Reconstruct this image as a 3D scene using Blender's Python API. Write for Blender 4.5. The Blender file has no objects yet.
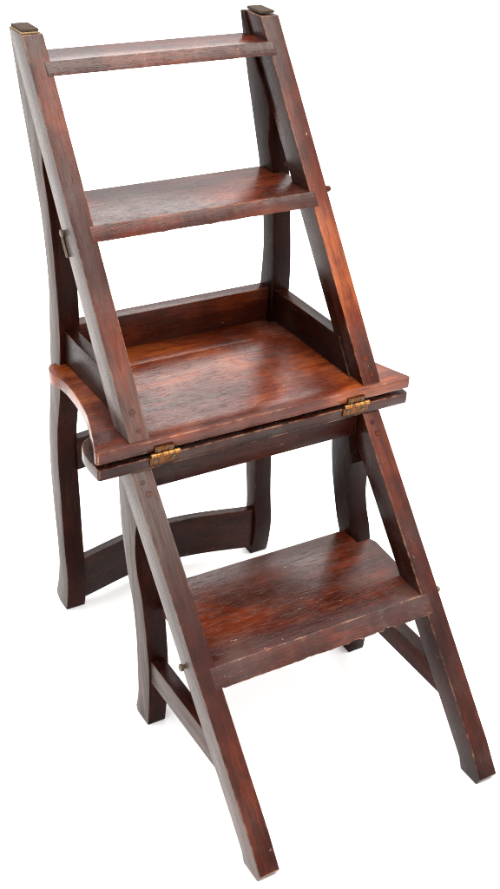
import bpy, bmesh, math, random
from mathutils import Vector, Matrix

scene = bpy.context.scene
COL = scene.collection

# ---------------------------------------------------------------- camera
YAW, PITCH, ROLL = 0.5620, -0.5412, 0.0601
fw = Vector((math.sin(YAW) * math.cos(PITCH), math.cos(YAW) * math.cos(PITCH), math.sin(PITCH)))
rt = Vector((math.cos(YAW), -math.sin(YAW), 0.0))
up = rt.cross(fw)
c_, s_ = math.cos(ROLL), math.sin(ROLL)
rt, up = c_ * rt + s_ * up, -s_ * rt + c_ * up
cam_data = bpy.data.cameras.new("camera")
cam = bpy.data.objects.new("camera", cam_data)
COL.objects.link(cam)
cam.matrix_world = Matrix(((rt.x, up.x, -fw.x, -0.77406),
                           (rt.y, up.y, -fw.y, -1.20345),
                           (rt.z, up.z, -fw.z, 1.24484),
                           (0, 0, 0, 1)))
cam_data.sensor_fit = 'VERTICAL'
cam_data.sensor_height = 24.0
cam_data.lens = 24.0 * 1260.6 / 889.0
cam_data.clip_start = 0.05
cam_data.clip_end = 200.0
scene.camera = cam

# ---------------------------------------------------------------- world and lamps
world = bpy.data.worlds.new("World")
scene.world = world
world.use_nodes = True
bg = world.node_tree.nodes["Background"]
# white studio: a bright ceiling that dims towards the walls
wt = world.node_tree
tc = wt.nodes.new('ShaderNodeTexCoord')
sx = wt.nodes.new('ShaderNodeSeparateXYZ')
wr = wt.nodes.new('ShaderNodeValToRGB')
wt.links.new(tc.outputs['Generated'], sx.inputs[0])
wt.links.new(sx.outputs['Z'], wr.inputs[0])
wr.color_ramp.elements[0].position = 0.0
wr.color_ramp.elements[0].color = (0.25, 0.25, 0.25, 1)
wr.color_ramp.elements[1].position = 0.85
wr.color_ramp.elements[1].color = (1.0, 1.0, 1.0, 1)
e = wr.color_ramp.elements.new(0.35)
e.color = (0.46, 0.46, 0.46, 1)
wt.links.new(wr.outputs[0], bg.inputs[0])
bg.inputs[1].default_value = 3.75


def area(name, loc, target, size, power, color=(1, 1, 1), size_y=None):
    d = bpy.data.lights.new(name, 'AREA')
    d.energy = power
    d.color = color
    d.shape = 'RECTANGLE' if size_y else 'SQUARE'
    d.size = size
    if size_y:
        d.size_y = size_y
    o = bpy.data.objects.new(name, d)
    COL.objects.link(o)
    o.location = loc
    o.rotation_euler = (Vector(target) - Vector(loc)).to_track_quat('-Z', 'Y').to_euler()
    return o


area("key_softbox", (0.9, -1.0, 3.6), (0, 0.05, 0.4), 2.2, 150, (1.0, 0.93, 0.84))
area("rear_softbox", (1.3, 2.6, 2.6), (0.0, 0.1, 0.5), 1.3, 34, (1.0, 0.98, 0.96))

scene.view_settings.view_transform = 'Standard'
scene.view_settings.look = 'None'
scene.view_settings.exposure = -0.15
scene.view_settings.gamma = 1.0
scene.view_settings.use_curve_mapping = False
scene.cycles.max_bounces = 8
scene.cycles.filter_width = 1.15


# ---------------------------------------------------------------- node helper
class NT:
    def __init__(self, mat):
        mat.use_nodes = True
        self.t = mat.node_tree
        self.t.nodes.clear()

    def n(self, typ, **kw):
        nd = self.t.nodes.new(typ)
        ins = kw.pop('ins', {})
        for k, v in kw.items():
            setattr(nd, k, v)
        for k, v in ins.items():
            if isinstance(v, bpy.types.NodeSocket):
                self.t.links.new(v, nd.inputs[k])
            else:
                nd.inputs[k].default_value = v
        return nd

    def math(self, op, a, b=0.0, c=0.0, clamp=False):
        nd = self.n('ShaderNodeMath', operation=op, use_clamp=clamp, ins={0: a, 1: b, 2: c})
        return nd.outputs[0]

    def mix(self, fac, a, b, blend='MIX'):
        nd = self.n('ShaderNodeMix', data_type='RGBA', blend_type=blend, ins={0: fac, 6: a, 7: b})
        return nd.outputs[2]

    def ramp(self, fac, stops):
        nd = self.n('ShaderNodeValToRGB', ins={0: fac})
        el = nd.color_ramp.elements
        while len(el) > 1:
            el.remove(el[-1])
        for i, (p, c) in enumerate(stops):
            e = el[0] if i == 0 else el.new(p)
            e.position = p
            e.color = c if len(c) == 4 else (*c, 1)
        return nd.outputs[0]

    def noise(self, vec, scale, detail=4.0, rough=0.55, dist=0.0):
        nd = self.n('ShaderNodeTexNoise', ins={'Vector': vec, 'Scale': scale, 'Detail': detail,
                                               'Roughness': rough, 'Distortion': dist})
        return nd.outputs[0]

    def mapped(self, vec, sc):
        return self.n('ShaderNodeMapping', ins={'Vector': vec, 'Scale': sc}).outputs[0]


def smooth(nt, v, lo, hi):
    nd = nt.n('ShaderNodeMapRange', interpolation_type='SMOOTHSTEP', clamp=True,
              ins={0: v, 1: lo, 2: hi, 3: 0.0, 4: 1.0})
    return nd.outputs[0]


# ---------------------------------------------------------------- materials
def make_wood():
    m = bpy.data.materials.new("stained_mahogany")
    nt = NT(m)
    G = nt.n('ShaderNodeAttribute', attribute_type='GEOMETRY', attribute_name='grain').outputs['Vector']
    tone = nt.n('ShaderNodeAttribute', attribute_type='OBJECT', attribute_name='tone').outputs['Fac']
    wear = nt.n('ShaderNodeAttribute', attribute_type='OBJECT', attribute_name='wear').outputs['Fac']
    rub = nt.n('ShaderNodeAttribute', attribute_type='GEOMETRY', attribute_name='rub').outputs['Fac']
    gloss = nt.n('ShaderNodeAttribute', attribute_type='OBJECT', attribute_name='gloss').outputs['Fac']

    streak = nt.noise(nt.mapped(G, (5, 70, 70)), 1.0, 6, 0.62, 0.35)
    blotch = nt.noise(nt.mapped(G, (7, 30, 30)), 1.0, 7, 0.72, 0.5)
    fibre = nt.noise(nt.mapped(G, (34, 330, 330)), 1.0, 5, 0.72)
    pores = nt.noise(nt.mapped(G, (55, 1100, 1100)), 1.0, 2, 0.5)

    v = nt.math('MULTIPLY', streak, 0.46)
    v = nt.math('MULTIPLY_ADD', blotch, 0.55, v)
    v = nt.math('MULTIPLY_ADD', fibre, 0.34, v)
    v = nt.math('SUBTRACT', v, 0.672)
    v = nt.math('MULTIPLY_ADD', v, 1.25, nt.math('ADD', tone, rub))
    stain = smooth(nt, nt.noise(nt.mapped(G, (5.5, 8, 8)), 1.0, 4, 0.55, 0.6), 0.36, 0.64)
    v = nt.math('MULTIPLY', v, nt.math('MULTIPLY_ADD', stain, 0.34, 0.71), clamp=True)
    colr = nt.ramp(v, [(0.0, (0.0023, 0.0007, 0.0004)),
                       (0.28, (0.0103, 0.0017, 0.0009)),
                       (0.52, (0.0293, 0.0046, 0.0017)),
                       (0.75, (0.0843, 0.0134, 0.0033)),
                       (1.0, (0.2200, 0.0497, 0.0097))])
    # open pores of the timber, darker and lying along the grain
    pm = smooth(nt, pores, 0.60, 0.72)
    colr = nt.mix(nt.math('MULTIPLY', pm, 0.28), colr, (0.008, 0.003, 0.002, 1))

    # rubbed-through finish on edges and in patches
    edge = nt.n('ShaderNodeAttribute', attribute_type='GEOMETRY', attribute_name='edge').outputs['Fac']
    obj = nt.n('ShaderNodeTexCoord').outputs['Object']
    en = smooth(nt, nt.noise(obj, 22, 7, 0.8), 0.44, 0.70)
    edge = nt.math('MULTIPLY', nt.math('MULTIPLY', edge, en), wear, clamp=True)
    colr = nt.mix(nt.math('MULTIPLY', edge, 0.62), colr, (0.34, 0.145, 0.070, 1))
    # small dents and chips
    chip = smooth(nt, nt.noise(nt.mapped(G, (70, 150, 150)), 1.0, 2, 0.5), 0.735, 0.775)
    chip = nt.math('MULTIPLY', chip, wear, clamp=True)
    colr = nt.mix(nt.math('MULTIPLY', chip, 0.6), colr, (0.36, 0.20, 0.13, 1))
    # hairline scratches along the grain
    scr = smooth(nt, nt.noise(nt.mapped(G, (14, 900, 900)), 1.0, 1, 0.4), 0.74, 0.79)
    scr = nt.math('MULTIPLY', scr, smooth(nt, nt.noise(obj, 16, 2), 0.50, 0.62))
    scr = nt.math('MULTIPLY', scr, wear)
    colr = nt.mix(nt.math('MULTIPLY', scr, 0.35), colr, (0.30, 0.15, 0.09, 1))
    # dust film
    dust = smooth(nt, nt.noise(obj, 11, 5, 0.65), 0.42, 0.75)
    colr = nt.mix(nt.math('MULTIPLY', nt.math('MULTIPLY', dust, wear), 0.06), colr, (0.35, 0.28, 0.25, 1))

    # grey sheen of side light painted on left outer faces, plus pale front wear
    sheen_wear = nt.n('ShaderNodeAttribute', attribute_type='GEOMETRY', attribute_name='sheen_wear').outputs['Fac']
    fn = nt.math('MULTIPLY_ADD', nt.noise(nt.mapped(G, (9, 150, 150)), 1.0, 6, 0.75), 1.9, -0.45, clamp=True)
    fcol = nt.mix(fn, (0.026, 0.017, 0.0145, 1), (0.178, 0.148, 0.134, 1))
    colr = nt.mix(nt.math('MULTIPLY', sheen_wear, nt.math('MULTIPLY_ADD', fn, 0.45, 0.55)), colr, fcol)

    rn = nt.noise(nt.mapped(G, (14, 46, 46)), 1.0, 5, 0.65)
    rough = nt.math('MULTIPLY_ADD', rn, 0.38, 0.15)
    rough = nt.math('MULTIPLY_ADD', gloss, -0.22, rough)
    rough = nt.math('MULTIPLY_ADD', edge, 0.12, rough, clamp=True)
    h = nt.math('MULTIPLY', fibre, 0.55)
    h = nt.math('MULTIPLY_ADD', pm, -0.35, h)
    h = nt.math('MULTIPLY_ADD', streak, 0.35, h)
    h = nt.math('MULTIPLY_ADD', nt.noise(nt.mapped(G, (8, 30, 30)), 1.0, 2, 0.5), 0.9, h)
    h = nt.math('MULTIPLY_ADD', chip, -0.8, h)
    bump = nt.n('ShaderNodeBump', ins={'Strength': 0.5, 'Distance': 0.0009, 'Height': h})
    b = nt.n('ShaderNodeBsdfPrincipled', ins={'Base Color': colr, 'Roughness': rough,
                                             'Specular IOR Level': nt.math('MULTIPLY_ADD', gloss, 0.30, 0.03), 'Normal': bump.outputs[0]})
    o = nt.n('ShaderNodeOutputMaterial', ins={'Surface': b.outputs[0]})
    return m


def make_simple(name, color, rough, metal=0.0, var=0.25, scale=60, spec=0.5):
    m = bpy.data.materials.new(name)
    nt = NT(m)
    obj = nt.n('ShaderNodeTexCoord').outputs['Object']
    n1 = nt.noise(obj, scale, 5, 0.65)
    dark = tuple(c * (1 - var) for c in color) + (1,)
    lite = tuple(min(1, c * (1 + var)) for c in color) + (1,)
    colr = nt.ramp(n1, [(0.3, dark), (0.7, lite)])
    r = nt.math('MULTIPLY_ADD', n1, 0.3, rough - 0.15, clamp=True)
    bump = nt.n('ShaderNodeBump', ins={'Strength': 0.3, 'Distance': 0.0006, 'Height': n1})
    b = nt.n('ShaderNodeBsdfPrincipled', ins={'Base Color': colr, 'Roughness': r, 'Metallic': metal,
                                             'Specular IOR Level': spec, 'Normal': bump.outputs[0]})
    nt.n('ShaderNodeOutputMaterial', ins={'Surface': b.outputs[0]})
    return m


WOOD = make_wood()
BRASS = make_simple("aged_brass", (0.22, 0.10, 0.032), 0.42, 1.0, 0.75, 170)
TARNISH = make_simple("tarnished_brass", (0.085, 0.034, 0.012), 0.40, 0.9, 0.8, 150)
IRON = make_simple("tarnished_screw", (0.10, 0.075, 0.05), 0.42, 0.85, 0.4, 300)
FELT = make_simple("worn_felt", (0.048, 0.034, 0.025), 0.95, 0.0, 0.55, 420, 0.1)
GLUE = make_simple("dried_glue", (0.30, 0.20, 0.09), 0.6, 0.0, 0.3, 500)
WHITE = make_simple("white_ground", (0.96, 0.96, 0.96), 0.9, 0.0, 0.01, 3, 0.1)

# ---------------------------------------------------------------- mesh helpers
rng = random.Random(7)


def crs(pts, n=4, closed=False):
    """Catmull-Rom resample of an open polyline."""
    out = []
    for i in range(len(pts) - 1):
        p0 = pts[max(i - 1, 0)]
        p1, p2 = pts[i], pts[i + 1]
        p3 = pts[min(i + 2, len(pts) - 1)]
        for k in range(n):
            t = k / n
            out.append(tuple(0.5 * ((2 * b) + (-a + c) * t + (2 * a - 5 * b + 4 * c - d) * t * t
                                    + (-a + 3 * b - 3 * c + d) * t ** 3)
                             for a, b, c, d in zip(p0, p1, p2, p3)))
    out.append(tuple(pts[-1]))
    return out


def loft(bm, A, B):
    """Closed solid between two rings of the same length."""
    va = [bm.verts.new(p) for p in A]
    vb = [bm.verts.new(p) for p in B]
    n = len(A)
    bm.faces.new(va)
    bm.faces.new(list(reversed(vb)))
    for i in range(n):
        j = (i + 1) % n
        bm.faces.new((va[j], va[i], vb[i], vb[j]))


def box(bm, x0, x1, y0, y1, z0, z1):
    loft(bm, [(x0, y0, z0), (x1, y0, z0), (x1, y1, z0), (x0, y1, z0)],
         [(x0, y0, z1), (x1, y0, z1), (x1, y1, z1), (x0, y1, z1)])


def cyl(bm, c, axis, r, length, seg=20, r2=None):
    axis = Vector(axis).normalized()
    u = axis.orthogonal().normalized()
    w = axis.cross(u)
    c = Vector(c)
    r2 = r if r2 is None else r2
    A = [c + r * (math.cos(2 * math.pi * i / seg) * u + math.sin(2 * math.pi * i / seg) * w) for i in range(seg)]
    B = [c + axis * length + r2 * (math.cos(2 * math.pi * i / seg) * u + math.sin(2 * math.pi * i / seg) * w)
         for i in range(seg)]
    loft(bm, A, B)


def finish(name, bm, mat, parent=None, grain=(1, 0, 0), bevel=0.0018, tone=0.5, wear=0.7, gloss=0.5,
           sharp=25, label=None, segs=2, sheen_wear=None, edge_x=9.0, rub=None):
    bmesh.ops.recalc_face_normals(bm, faces=bm.faces)
    if bevel:
        es = [e for e in bm.edges if len(e.link_faces) == 2 and e.calc_face_angle(0) > math.radians(28)]
        ek = bm.faces.layers.float.new('edge')
        res = bmesh.ops.bevel(bm, geom=es, offset=bevel, offset_type='OFFSET', segments=segs, profile=0.6,
                        affect='EDGES', clamp_overlap=True)
        for f in res['faces']:
            f[ek] = 1.0 if abs(f.calc_center_median().x) < edge_x else 0.0
    ng = [f for f in bm.faces if len(f.verts) > 4]
    bmesh.ops.triangulate(bm, faces=ng)
    me = bpy.data.meshes.new(name)
    bm.to_mesh(me)
    bm.free()
    for p in me.polygons:
        p.use_smooth = True
    me.set_sharp_from_angle(angle=math.radians(sharp))
    g = Vector(grain).normalized()
    u = g.orthogonal().normalized()
    w = g.cross(u)
    off = Vector((rng.uniform(-9, 9), rng.uniform(-3, 3), rng.uniform(-3, 3)))
    at = me.attributes.new('grain', 'FLOAT_VECTOR', 'POINT')
    for i, vtx in enumerate(me.vertices):
        co = vtx.co
        at.data[i].vector = (co.dot(g) + off.x, co.dot(u) + off.y, co.dot(w) + off.z)
    if sheen_wear:
        ft = me.attributes.new('sheen_wear', 'FLOAT', 'CORNER')
        for p in me.polygons:
            for li in p.loop_indices:
                ft.data[li].value = sheen_wear(me.vertices[me.loops[li].vertex_index].co, p.normal)
    if rub:
        rt_ = me.attributes.new('rub', 'FLOAT', 'CORNER')
        for p in me.polygons:
            for li in p.loop_indices:
                rt_.data[li].value = rub(me.vertices[me.loops[li].vertex_index].co, p.normal)
    me.materials.append(mat)
    o = bpy.data.objects.new(name, me)
    COL.objects.link(o)
    if parent:
        o.parent = parent
    o['tone'], o['wear'], o['gloss'] = float(tone), float(wear), float(gloss)
    if label:
        o['label'] = label
    return o


def lerp01(v, a, b):
    t = max(0.0, min(1.0, (v - a) / (b - a)))
    return t * t * (3 - 2 * t)


def outer_sheen(k):                      # light's grey sheen put into the outer face colour only
    return lambda co, n: k if n.x < -0.6 else 0.0


def sheen_wear_up(co, n):                     # left ladder side: outer face painted with grey sheen, front rubbed pale towards seat
    if n.x < -0.6:
        return 0.75
    return (0.05 + 0.42 * lerp01(co.z, 0.56, 0.44)) if n.x < 0.5 else 0.0


def sheen_wear_low(co, n):  # below the seat: sheen painted grey on the outer face, front worn pale
    if n.x < -0.6:
        return 0.80
    return 0.48 * lerp01(co.z, 0.23, 0.37) if n.x < 0.5 else 0.0


def front_rub(curve):                   # finish rubbed through by hands and shoes on the front edge
    def f(co, n):
        if n.y > -0.35:
            return 0.0
        for (z0, a), (z1, b) in zip(curve, curve[1:]):
            if z0 <= co.z <= z1:
                return a + (b - a) * (co.z - z0) / (z1 - z0)
        return curve[0][1] if co.z < curve[0][0] else curve[-1][1]
    return f


RUB_UP_R = front_rub([(0.435, 0.30), (0.50, 0.42), (0.60, 0.46), (0.68, 0.38), (0.74, 0.30), (0.80, 0.22), (0.86, 0.16)])
RUB_UP_L = front_rub([(0.435, 0.10), (0.62, 0.16), (0.86, 0.18)])
RUB_LOW_R = front_rub([(0.0, 0.0), (0.15, 0.06), (0.28, 0.20), (0.40, 0.26)])
RUB_LOW_L = front_rub([(0.0, -0.08), (0.15, 0.0), (0.40, 0.05)])

# ---------------------------------------------------------------- setting
bm = bmesh.new()
R = 60
vs = [bm.verts.new((R * math.cos(2 * math.pi * i / 48), R * math.sin(2 * math.pi * i / 48), 0)) for i in range(48)]
bm.faces.new(vs)
floor = finish("floor", bm, WHITE, bevel=0)
floor['kind'] = 'structure'
for k in ('tone', 'wear', 'gloss'):
    del floor[k]

# ---------------------------------------------------------------- the step chair
root = bpy.data.objects.new("step_chair", None)
COL.objects.link(root)
root['label'] = "dark reddish brown wooden folding library chair opened into four steps on white ground"
root['category'] = "step chair"

Z_TOP, Z_SEAT, Z_LOW = 0.8575, 0.4350, 0.3957      # top of frame, top of seat boards, underside of seat boards
T_BOARD = 0.0160
SL_U = 0.3191 / (0.8606 - 0.4335)                  # run per rise of the ladder side above the seat
SL_L = 0.9230                                      # and below the seat
W = 0.0285


def yu(z):
    return (z - Z_SEAT) * SL_U + 0.0015


def yl(z):
    return (z - Z_LOW) * SL_L - 0.0015


def out_x(z):                                       # outer face of the ladder sides
    if z >= Z_SEAT:
        return 0.1910 - 0.0030 * (z - Z_SEAT) / (Z_TOP - Z_SEAT)
    return 0.1850 + 0.0056 * z / Z_LOW


def side_prism(bm, s, prof, xo, xi):
    A = [(s * xo(z), y, z) for y, z in prof]
    B = [(s * xi(z), y, z) for y, z in prof]
    loft(bm, A, B)


for s in (-1, 1):
    # ladder side above the seat
    bm = bmesh.new()
    th = 0.0465
    zs = [Z_SEAT + 0.0002, 0.46, 0.50, 0.54, 0.60, 0.66, 0.72, 0.78, 0.83, Z_TOP]
    prof = [(yu(z) + th, z) for z in zs] + [(yu(z), z) for z in reversed(zs)]
    side_prism(bm, s, prof, out_x, lambda z: out_x(z) - W)
    st = finish("ladder_side", bm, WOOD, root, grain=(0, SL_U, 1), bevel=0.0015,
                tone=0.50 if s < 0 else 0.40, wear=0.85, gloss=0.45, rub=RUB_UP_L if s < 0 else RUB_UP_R, sheen_wear=sheen_wear_up if s < 0 else None)
    # plugs over the screws, set in the front face
    fn = Vector((0, -1, SL_U)).normalized()
    bm = bmesh.new()
    for z, dx, r in ((Z_SEAT + 0.030, 0.0, 0.0052), (Z_SEAT + 0.011, 0.002, 0.0036)):
        cyl(bm, Vector((s * (out_x(z) - W / 2) + dx, yu(z), z)) - fn * 0.004, fn, r, 0.0047, 18, r * 0.86)
    finish("wood_plug", bm, WOOD, st, grain=(1, 0, 0), bevel=0.0, tone=0.70 if s < 0 else 0.58, wear=0.4, gloss=0.2, sheen_wear=(lambda co, n: 0.30) if s < 0 else None)

    # ladder side below the seat
    bm = bmesh.new()
    prof = [(yl(Z_LOW), Z_LOW - 0.0004), (yl(Z_LOW) + 0.053, Z_LOW - 0.0004)]
    for z in (0.32, 0.25, 0.18, 0.11, 0.05, 0.015):
        prof.append((yl(z) + 0.048 + 0.005 * z / Z_LOW, z))
    prof += [(-0.3110, 0.0), (-0.3440, 0.0), (-0.3500, 0.0125)]
    prof += [(yl(z), z) for z in (0.05, 0.11, 0.18, 0.22, 0.26, 0.30, 0.34, 0.37)]
    side_prism(bm, s, prof, out_x, lambda z: out_x(z) - W)
    sl = finish("ladder_side", bm, WOOD, root, grain=(0, SL_L, 1), bevel=0.0015,
                tone=0.52 if s < 0 else 0.42, wear=0.75, gloss=0.4, rub=RUB_LOW_L if s < 0 else RUB_LOW_R, sheen_wear=sheen_wear_low if s < 0 else None)
    fn = Vector((0, -1, SL_L)).normalized()
    bm = bmesh.new()
    for z, dx, r in ((Z_LOW - 0.024, 0.0, 0.0052), (Z_LOW - 0.012, -0.003, 0.0036)):
        cyl(bm, Vector((s * (out_x(z) - W / 2) + dx, yl(z), z)) - fn * 0.004, fn, r, 0.0047, 18, r * 0.86)
    finish("wood_plug", bm, WOOD, sl, grain=(1, 0, 0), bevel=0.0, tone=0.70 if s < 0 else 0.58, wear=0.4, gloss=0.2, sheen_wear=(lambda co, n: 0.30) if s < 0 else None)

    # long curved post behind
    rear = crs([(0.3680, Z_TOP - 0.001), (0.3400, 0.7765), (0.3180, 0.7228), (0.2850, 0.6373), (0.2690, 0.5600),
                (0.2675, 0.5100), (0.2705, 0.4600), (0.2710, 0.4209), (0.2760, 0.3822), (0.2850, 0.3069),
                (0.2870, 0.2453), (0.2790, 0.1753), (0.2700, 0.1218), (0.2665, 0.0765), (0.2745, 0.0320),
                (0.2815, 0.0140), (0.2780, 0.0045)], 3)
    front = crs([(0.2425, 0.0), (0.2375, 0.0220), (0.2340, 0.0655), (0.2420, 0.1158), (0.2490, 0.1931),
                 (0.2555, 0.2639), (0.2530, 0.3194), (0.2400, 0.3800), (0.2345, 0.4397), (0.2340, 0.4838),
                 (0.2365, 0.5302), (0.2490, 0.6142), (0.2590, 0.6621), (0.2710, 0.6943)], 3)
    front += [(yu(0.74) + 0.0455, 0.74), (yu(Z_TOP - 0.001) + 0.0445, Z_TOP - 0.001)]
    prof = rear + [(0.2660, 0.0)] + front
    bm = bmesh.new()
    side_prism(bm, s, prof, lambda z: 0.1818 + 0.0040 * z / Z_TOP, lambda z: 0.1505 + 0.0050 * z / Z_TOP)
    po = finish("back_post", bm, WOOD, root, grain=(0, 0.12, 1), bevel=0.0022, tone=0.34 if s < 0 else 0.22, wear=0.12, gloss=0.08,  # right post toned darker: shade of its unlit inner face put into colour
                sheen_wear=outer_sheen(0.85) if s < 0 else None)

    # felt pad on the sawn top end, with its rim of old glue
    x0, x1 = sorted((s * (out_x(Z_TOP) - 0.0025), s * (out_x(Z_TOP) - W + 0.003)))
    ya, yb = yu(Z_TOP) + 0.007, yu(Z_TOP) + 0.0445
    bm = bmesh.new()
    box(bm, x0, x1, ya, yb, Z_TOP + 0.0012, Z_TOP + 0.0050)
    pad = finish("felt_pad", bm, FELT, st, bevel=0.0011)
    bm = bmesh.new()
    box(bm, x0 - 0.0006, x1 + 0.0006, ya - 0.001, yb + 0.0005, Z_TOP - 0.001, Z_TOP + 0.0012)
    if s > 0:                           # only the pad on the pale side still shows its glue
        bm.free()
    else:
        finish("glue_rim", bm, GLUE, pad, bevel=0.0004)

    # short curved leg under the seat
    rear = crs([(0.0500, Z_LOW - 0.0005), (0.0480, 0.3566), (0.0410, 0.2949), (0.0300, 0.2517), (0.0185, 0.2151),
                (0.0065, 0.1869), (-0.0050, 0.1333), (-0.0090, 0.0805), (-0.0115, 0.0450), (-0.0085, 0.0200),
                (-0.0050, 0.0080)], 3)
    front = crs([(-0.0425, 0.0), (-0.0455, 0.0400), (-0.0450, 0.0900), (-0.0425, 0.1157), (-0.0345, 0.1547),
                 (-0.0220, 0.2070), (-0.0100, 0.2347), (-0.0025, 0.2648), (-0.0017, 0.2950)], 3)
    prof = rear + [(-0.0090, 0.0)] + front + [(-0.0060, 0.3183), (0.0180, Z_LOW - 0.0005)]
    bm = bmesh.new()
    side_prism(bm, s, prof, lambda z: 0.1830 + 0.002 * z / Z_LOW, lambda z: 0.1555 - 0.008 * z / Z_LOW)
    finish("leg", bm, WOOD, root, grain=(0, 0.2, 1), bevel=0.0020, tone=0.34 if s < 0 else 0.22, wear=0.12, gloss=0.08, sheen_wear=outer_sheen(0.85) if s < 0 else None)  # right leg's darker tone paints in the shade on its inner side

    # brace from leg to ladder side
    bm = bmesh.new()
    z0, z1 = 0.0785, 0.1145
    prof = [(-0.0300, z0), (-0.0300, z1), (yl(z1) + 0.0400, z1), (yl(z0) + 0.0400, z0)]
    side_prism(bm, s, prof, lambda z: 0.1795, lambda z: 0.1600)
    finish("brace", bm, WOOD, root, grain=(0, 1, 0), bevel=0.0012, tone=0.44, wear=0.35, gloss=0.2, sheen_wear=outer_sheen(0.7) if s < 0 else None)

    # side rail of the seat frame
    bm = bmesh.new()
    prof = [(yu(Z_SEAT) + 0.030, Z_SEAT + 0.0003), (0.2380, Z_SEAT + 0.0003), (0.2380, 0.4835), (yu(0.4835) + 0.030, 0.4835)]
    side_prism(bm, s, prof, lambda z: 0.1770, lambda z: 0.1590)
    finish("seat_rail", bm, WOOD, root, grain=(0, 1, 0), bevel=0.0014, tone=0.30, wear=0.35, gloss=0.2)

# rail across the back of the seat frame
bm = bmesh.new()
box(bm, -0.1530, 0.1530, 0.2435, 0.2645, Z_SEAT - T_BOARD, 0.4845)
finish("seat_rail", bm, WOOD, root, grain=(1, 0, 0), bevel=0.0014, tone=0.60, wear=0.4, gloss=0.5)

# seat board that swung over: two planks with a fine open joint, ears outside the ladder sides
half = [(0.2360, -0.0042), (0.2384, -0.0012)]
half += crs([(0.2378, 0.0030), (0.2290, 0.0262), (0.2180, 0.0600), (0.2085, 0.0930), (0.2015, 0.1400), (0.1995, 0.1750)], 4)
half += crs([(0.1995, 0.1750), (0.2010, 0.1940), (0.2050, 0.2080), (0.2050, 0.2230), (0.1990, 0.2365), (0.1880, 0.2415)], 4)[1:]
half += [(0.1870, 0.2320), (0.1610, 0.2320)]
joint = 0.1900
right_f = half + [(0.1610, joint)]
right_b = [(0.1602, joint + 0.0014), (0.1602, 0.2316), (0.1500, 0.2316), (0.1500, 0.2432)]
bm = bmesh.new()
for half_ol, zt in ((right_f, Z_SEAT), (right_b, Z_SEAT - 0.0014)):
    ring = half_ol + [(-x, y) for x, y in reversed(half_ol)]
    loft(bm, [(x, y, Z_SEAT - T_BOARD) for x, y in ring], [(x, y, zt) for x, y in ring])
finish("seat_board", bm, WOOD, root, grain=(1, 0.01, 0), bevel=0.0012, tone=0.82, wear=1.3, gloss=0.75,
       label="reddish brown seat board of two planks with curved ears")

# seat board that stayed: shallow, rounded corners
half = [(0.2345, -0.0050), (0.2362, -0.0020)]
half += crs([(0.2368, 0.0200), (0.2345, 0.0460), (0.2265, 0.0640), (0.2130, 0.0750), (0.1980, 0.0800)], 4)
ring = half + [(-x, y) for x, y in reversed(half)]
bm = bmesh.new()
loft(bm, [(x, y, Z_LOW) for x, y in ring], [(x, y, Z_LOW + T_BOARD) for x, y in ring])
finish("seat_board", bm, WOOD, root, grain=(1, 0, 0), bevel=0.0013, tone=0.44, wear=1.3, gloss=0.5,
       label="darker seat board under the hinges with rounded corners")

# apron under the hinged edge
bm = bmesh.new()
box(bm, -0.1600, 0.1600, 0.0050, 0.0260, 0.3590, Z_LOW - 0.0003)
finish("apron", bm, WOOD, root, grain=(1, 0, 0), bevel=0.0014, tone=0.40, wear=0.35, gloss=0.3)


# treads: front follows the slope of the ladder side, ends let into it
def tread(zt, th, yfun, slope, yback, side, x_end, tone, gloss, wear=0.85, chip=0.00025):
    zb = zt - th
    yf_t, yf_b = yfun(zt) - 0.0006, yfun(zb) - 0.0006
    N = 84
    xs = [-x_end + 2 * x_end * (i + (rng.uniform(-0.4, 0.4) if 0 < i < N else 0)) / N for i in range(N + 1)]
    nicks = [(rng.uniform(-0.06, 0.13), rng.uniform(0.003, 0.010), rng.uniform(0.4, 1.3)) for _ in range(9)]
    top, bot = [], []
    for x in xs:
        j = rng.uniform(-1, 1) * 0.0003
        k = max(0, rng.gauss(0, 1)) * 0.00015
        for cx, hw, dp in nicks:
            k += chip * dp * max(0.0, 1 - abs(x - cx) / hw) ** 0.6
        top.append((x, yf_t + j, zt))
        bot.append((x, yf_b + j, zb + k))
    for x, y in side:
        top.append((x, y, zt))
        bot.append((x, y, zb))
    for x, y in reversed(side):
        x = min(x, 0.1605) if y > yf_t + 0.021 else x
        top.append((-x, y, zt))
        bot.append((-x, y, zb))
    bm = bmesh.new()
    loft(bm, bot, top)
    return finish("tread", bm, WOOD, root, grain=(1, 0.015, 0), bevel=0.0010, tone=tone, wear=wear, gloss=gloss, edge_x=0.159)


y = yl(0.2034)
tread(0.2034, 0.0205, yl, SL_L, -0.003,
      [(0.1685, y + 0.020), (0.1600, y + 0.022), (0.1600, y + 0.040), (0.1720, y + 0.053), (0.1770, -0.0480),
       (0.1730, -0.0375), (0.1510, -0.0375), (0.1510, -0.0030)], 0.1690, 0.66, 0.85, chip=0.0017, wear=1.0)
y = yu(0.6565)
tread(0.6565, 0.0172, yu, SL_U, 0.286,
      [(0.1685, y + 0.020), (0.1600, y + 0.022), (0.1600, y + 0.040), (0.1690, y + 0.054), (0.1725, 0.2400),
       (0.1700, 0.2520), (0.1540, 0.2520), (0.1540, 0.2865)], 0.1685, 0.64, 0.6)
y = yu(0.8286)
tread(0.8286, 0.0160, yu, SL_U, 0.352,
      [(0.1690, y + 0.020), (0.1590, y + 0.022), (0.1590, 0.3420), (0.1540, 0.3480), (0.1500, 0.3520)],
      0.1690, 0.66, 0.7)

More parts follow.
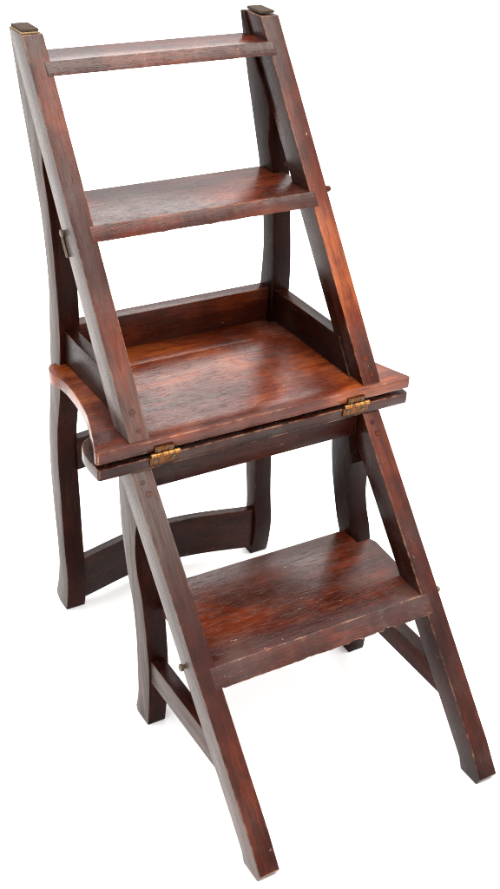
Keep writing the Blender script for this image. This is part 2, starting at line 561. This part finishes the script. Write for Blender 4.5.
# curved crest rail low down between the posts, and the plain rail below the seat
for nm, z0, z1, yend, bow, th in (("crest_rail", 0.0140, 0.0885, 0.2430, 0.0270, 0.0140),
                                  ("cross_rail", 0.2450, 0.2985, 0.2510, 0.0200, 0.0150)):
    xs = [-0.1540 + 0.308 * i / 24 for i in range(25)]
    fr = [(x, yend + bow * math.cos(x / 0.154 * math.pi / 2) ** 1.2) for x in xs]
    bk = [(x, y + th) for x, y in fr]
    ring = fr + list(reversed(bk))
    bm = bmesh.new()
    loft(bm, [(x, y, z0) for x, y in ring], [(x, y, z1) for x, y in ring])
    finish(nm, bm, WOOD, root, grain=(1, 0, 0), bevel=0.0014, tone=0.36, wear=0.3, gloss=0.25)

# brass butt hinges on the edge of the two boards
yfe = -0.0042
zm = (Z_LOW + T_BOARD + Z_SEAT - T_BOARD) / 2
for s in (-1, 1):
    hx = s * 0.1460
    hinge = bpy.data.objects.new("hinge", None)
    COL.objects.link(hinge)
    hinge.parent = root
    hinge.location = (hx, yfe - 0.003, zm)
    hw = 0.0205
    inv = Matrix.Translation(-Vector(hinge.location))
    for z0, z1, w in ((zm + 0.0012, zm + 0.0108, hw * 0.66), (zm - 0.0145, zm - 0.0012, hw)):
        bm = bmesh.new()
        box(bm, hx - w, hx + w, yfe - 0.0030, yfe + 0.0008, z0, z1)
        bm.transform(inv)
        finish("hinge_leaf", bm, TARNISH, hinge, bevel=0.0004)
        for k in (-0.62, 0.62):         # slotted screw heads
            sc_bm = bmesh.new()
            c = Vector((hx + k * w, yfe - 0.0028, (z0 + z1) / 2))
            for sg in (-1, 1):
                arc = [math.radians(sg * a) for a in range(12, 169, 12)]
                ring = [c + Vector((0.0026 * math.cos(a), 0, 0.0026 * math.sin(a))) for a in arc]
                loft(sc_bm, ring, [p + Vector((0, -0.0009, 0)) for p in ring])
            sc_bm.transform(inv)
            finish("screw", sc_bm, IRON, hinge, bevel=0)
    bm = bmesh.new()
    for k in range(5):
        w = 2 * hw / 5
        cyl(bm, (hx - hw + k * w + 0.0003, yfe - 0.0042, zm), (1, 0, 0), 0.0030 if k % 2 else 0.0032, w - 0.0006, 18)
    bm.transform(inv)
    finish("hinge_pin", bm, BRASS, hinge, bevel=0.0003)

# bolts that hold the treads
def bolt(name, c, s, r, L, mat=IRON):
    bm = bmesh.new()
    cyl(bm, c, (s, 0, 0), r * 0.6, L * 0.55, 16)
    cyl(bm, Vector(c) + Vector((s * L * 0.5, 0, 0)), (s, 0, 0), r, L * 0.35, 18)
    cyl(bm, Vector(c) + Vector((s * L * 0.85, 0, 0)), (s, 0, 0), r, L * 0.15, 18, r * 0.6)
    return finish(name, bm, mat, root, bevel=0, tone=0.65, wear=0.7, gloss=0.4)


bolt("bolt", (out_x(0.65) - 0.001, 0.1800, 0.6515), 1, 0.0046, 0.0150, WOOD)['label'] = "wooden peg end beside the orange ladder side"
bolt("bolt", (-out_x(0.193) + 0.001, -0.1510, 0.1935), -1, 0.0048, 0.0085)
bolt("bolt", (out_x(0.193) - 0.001, -0.1660, 0.1915), 1, 0.0044, 0.0150)
hook = bolt("latch_hook", (-out_x(0.64) + 0.001, 0.1937, 0.6415), -1, 0.0050, 0.0068)
bm = bmesh.new()
xo = -out_x(0.63) - 0.0005
pts = crs([(0.1965, 0.6440), (0.1935, 0.6330), (0.1870, 0.6225), (0.1805, 0.6140)], 4)
for (ya, za), (yb, zb) in zip(pts, pts[1:]):
    d = Vector((0, yb - ya, zb - za))
    cyl(bm, (xo - 0.0014, ya, za), d, 0.0020, d.length * 1.08, 10)
finish("hook_arm", bm, IRON, hook, bevel=0)
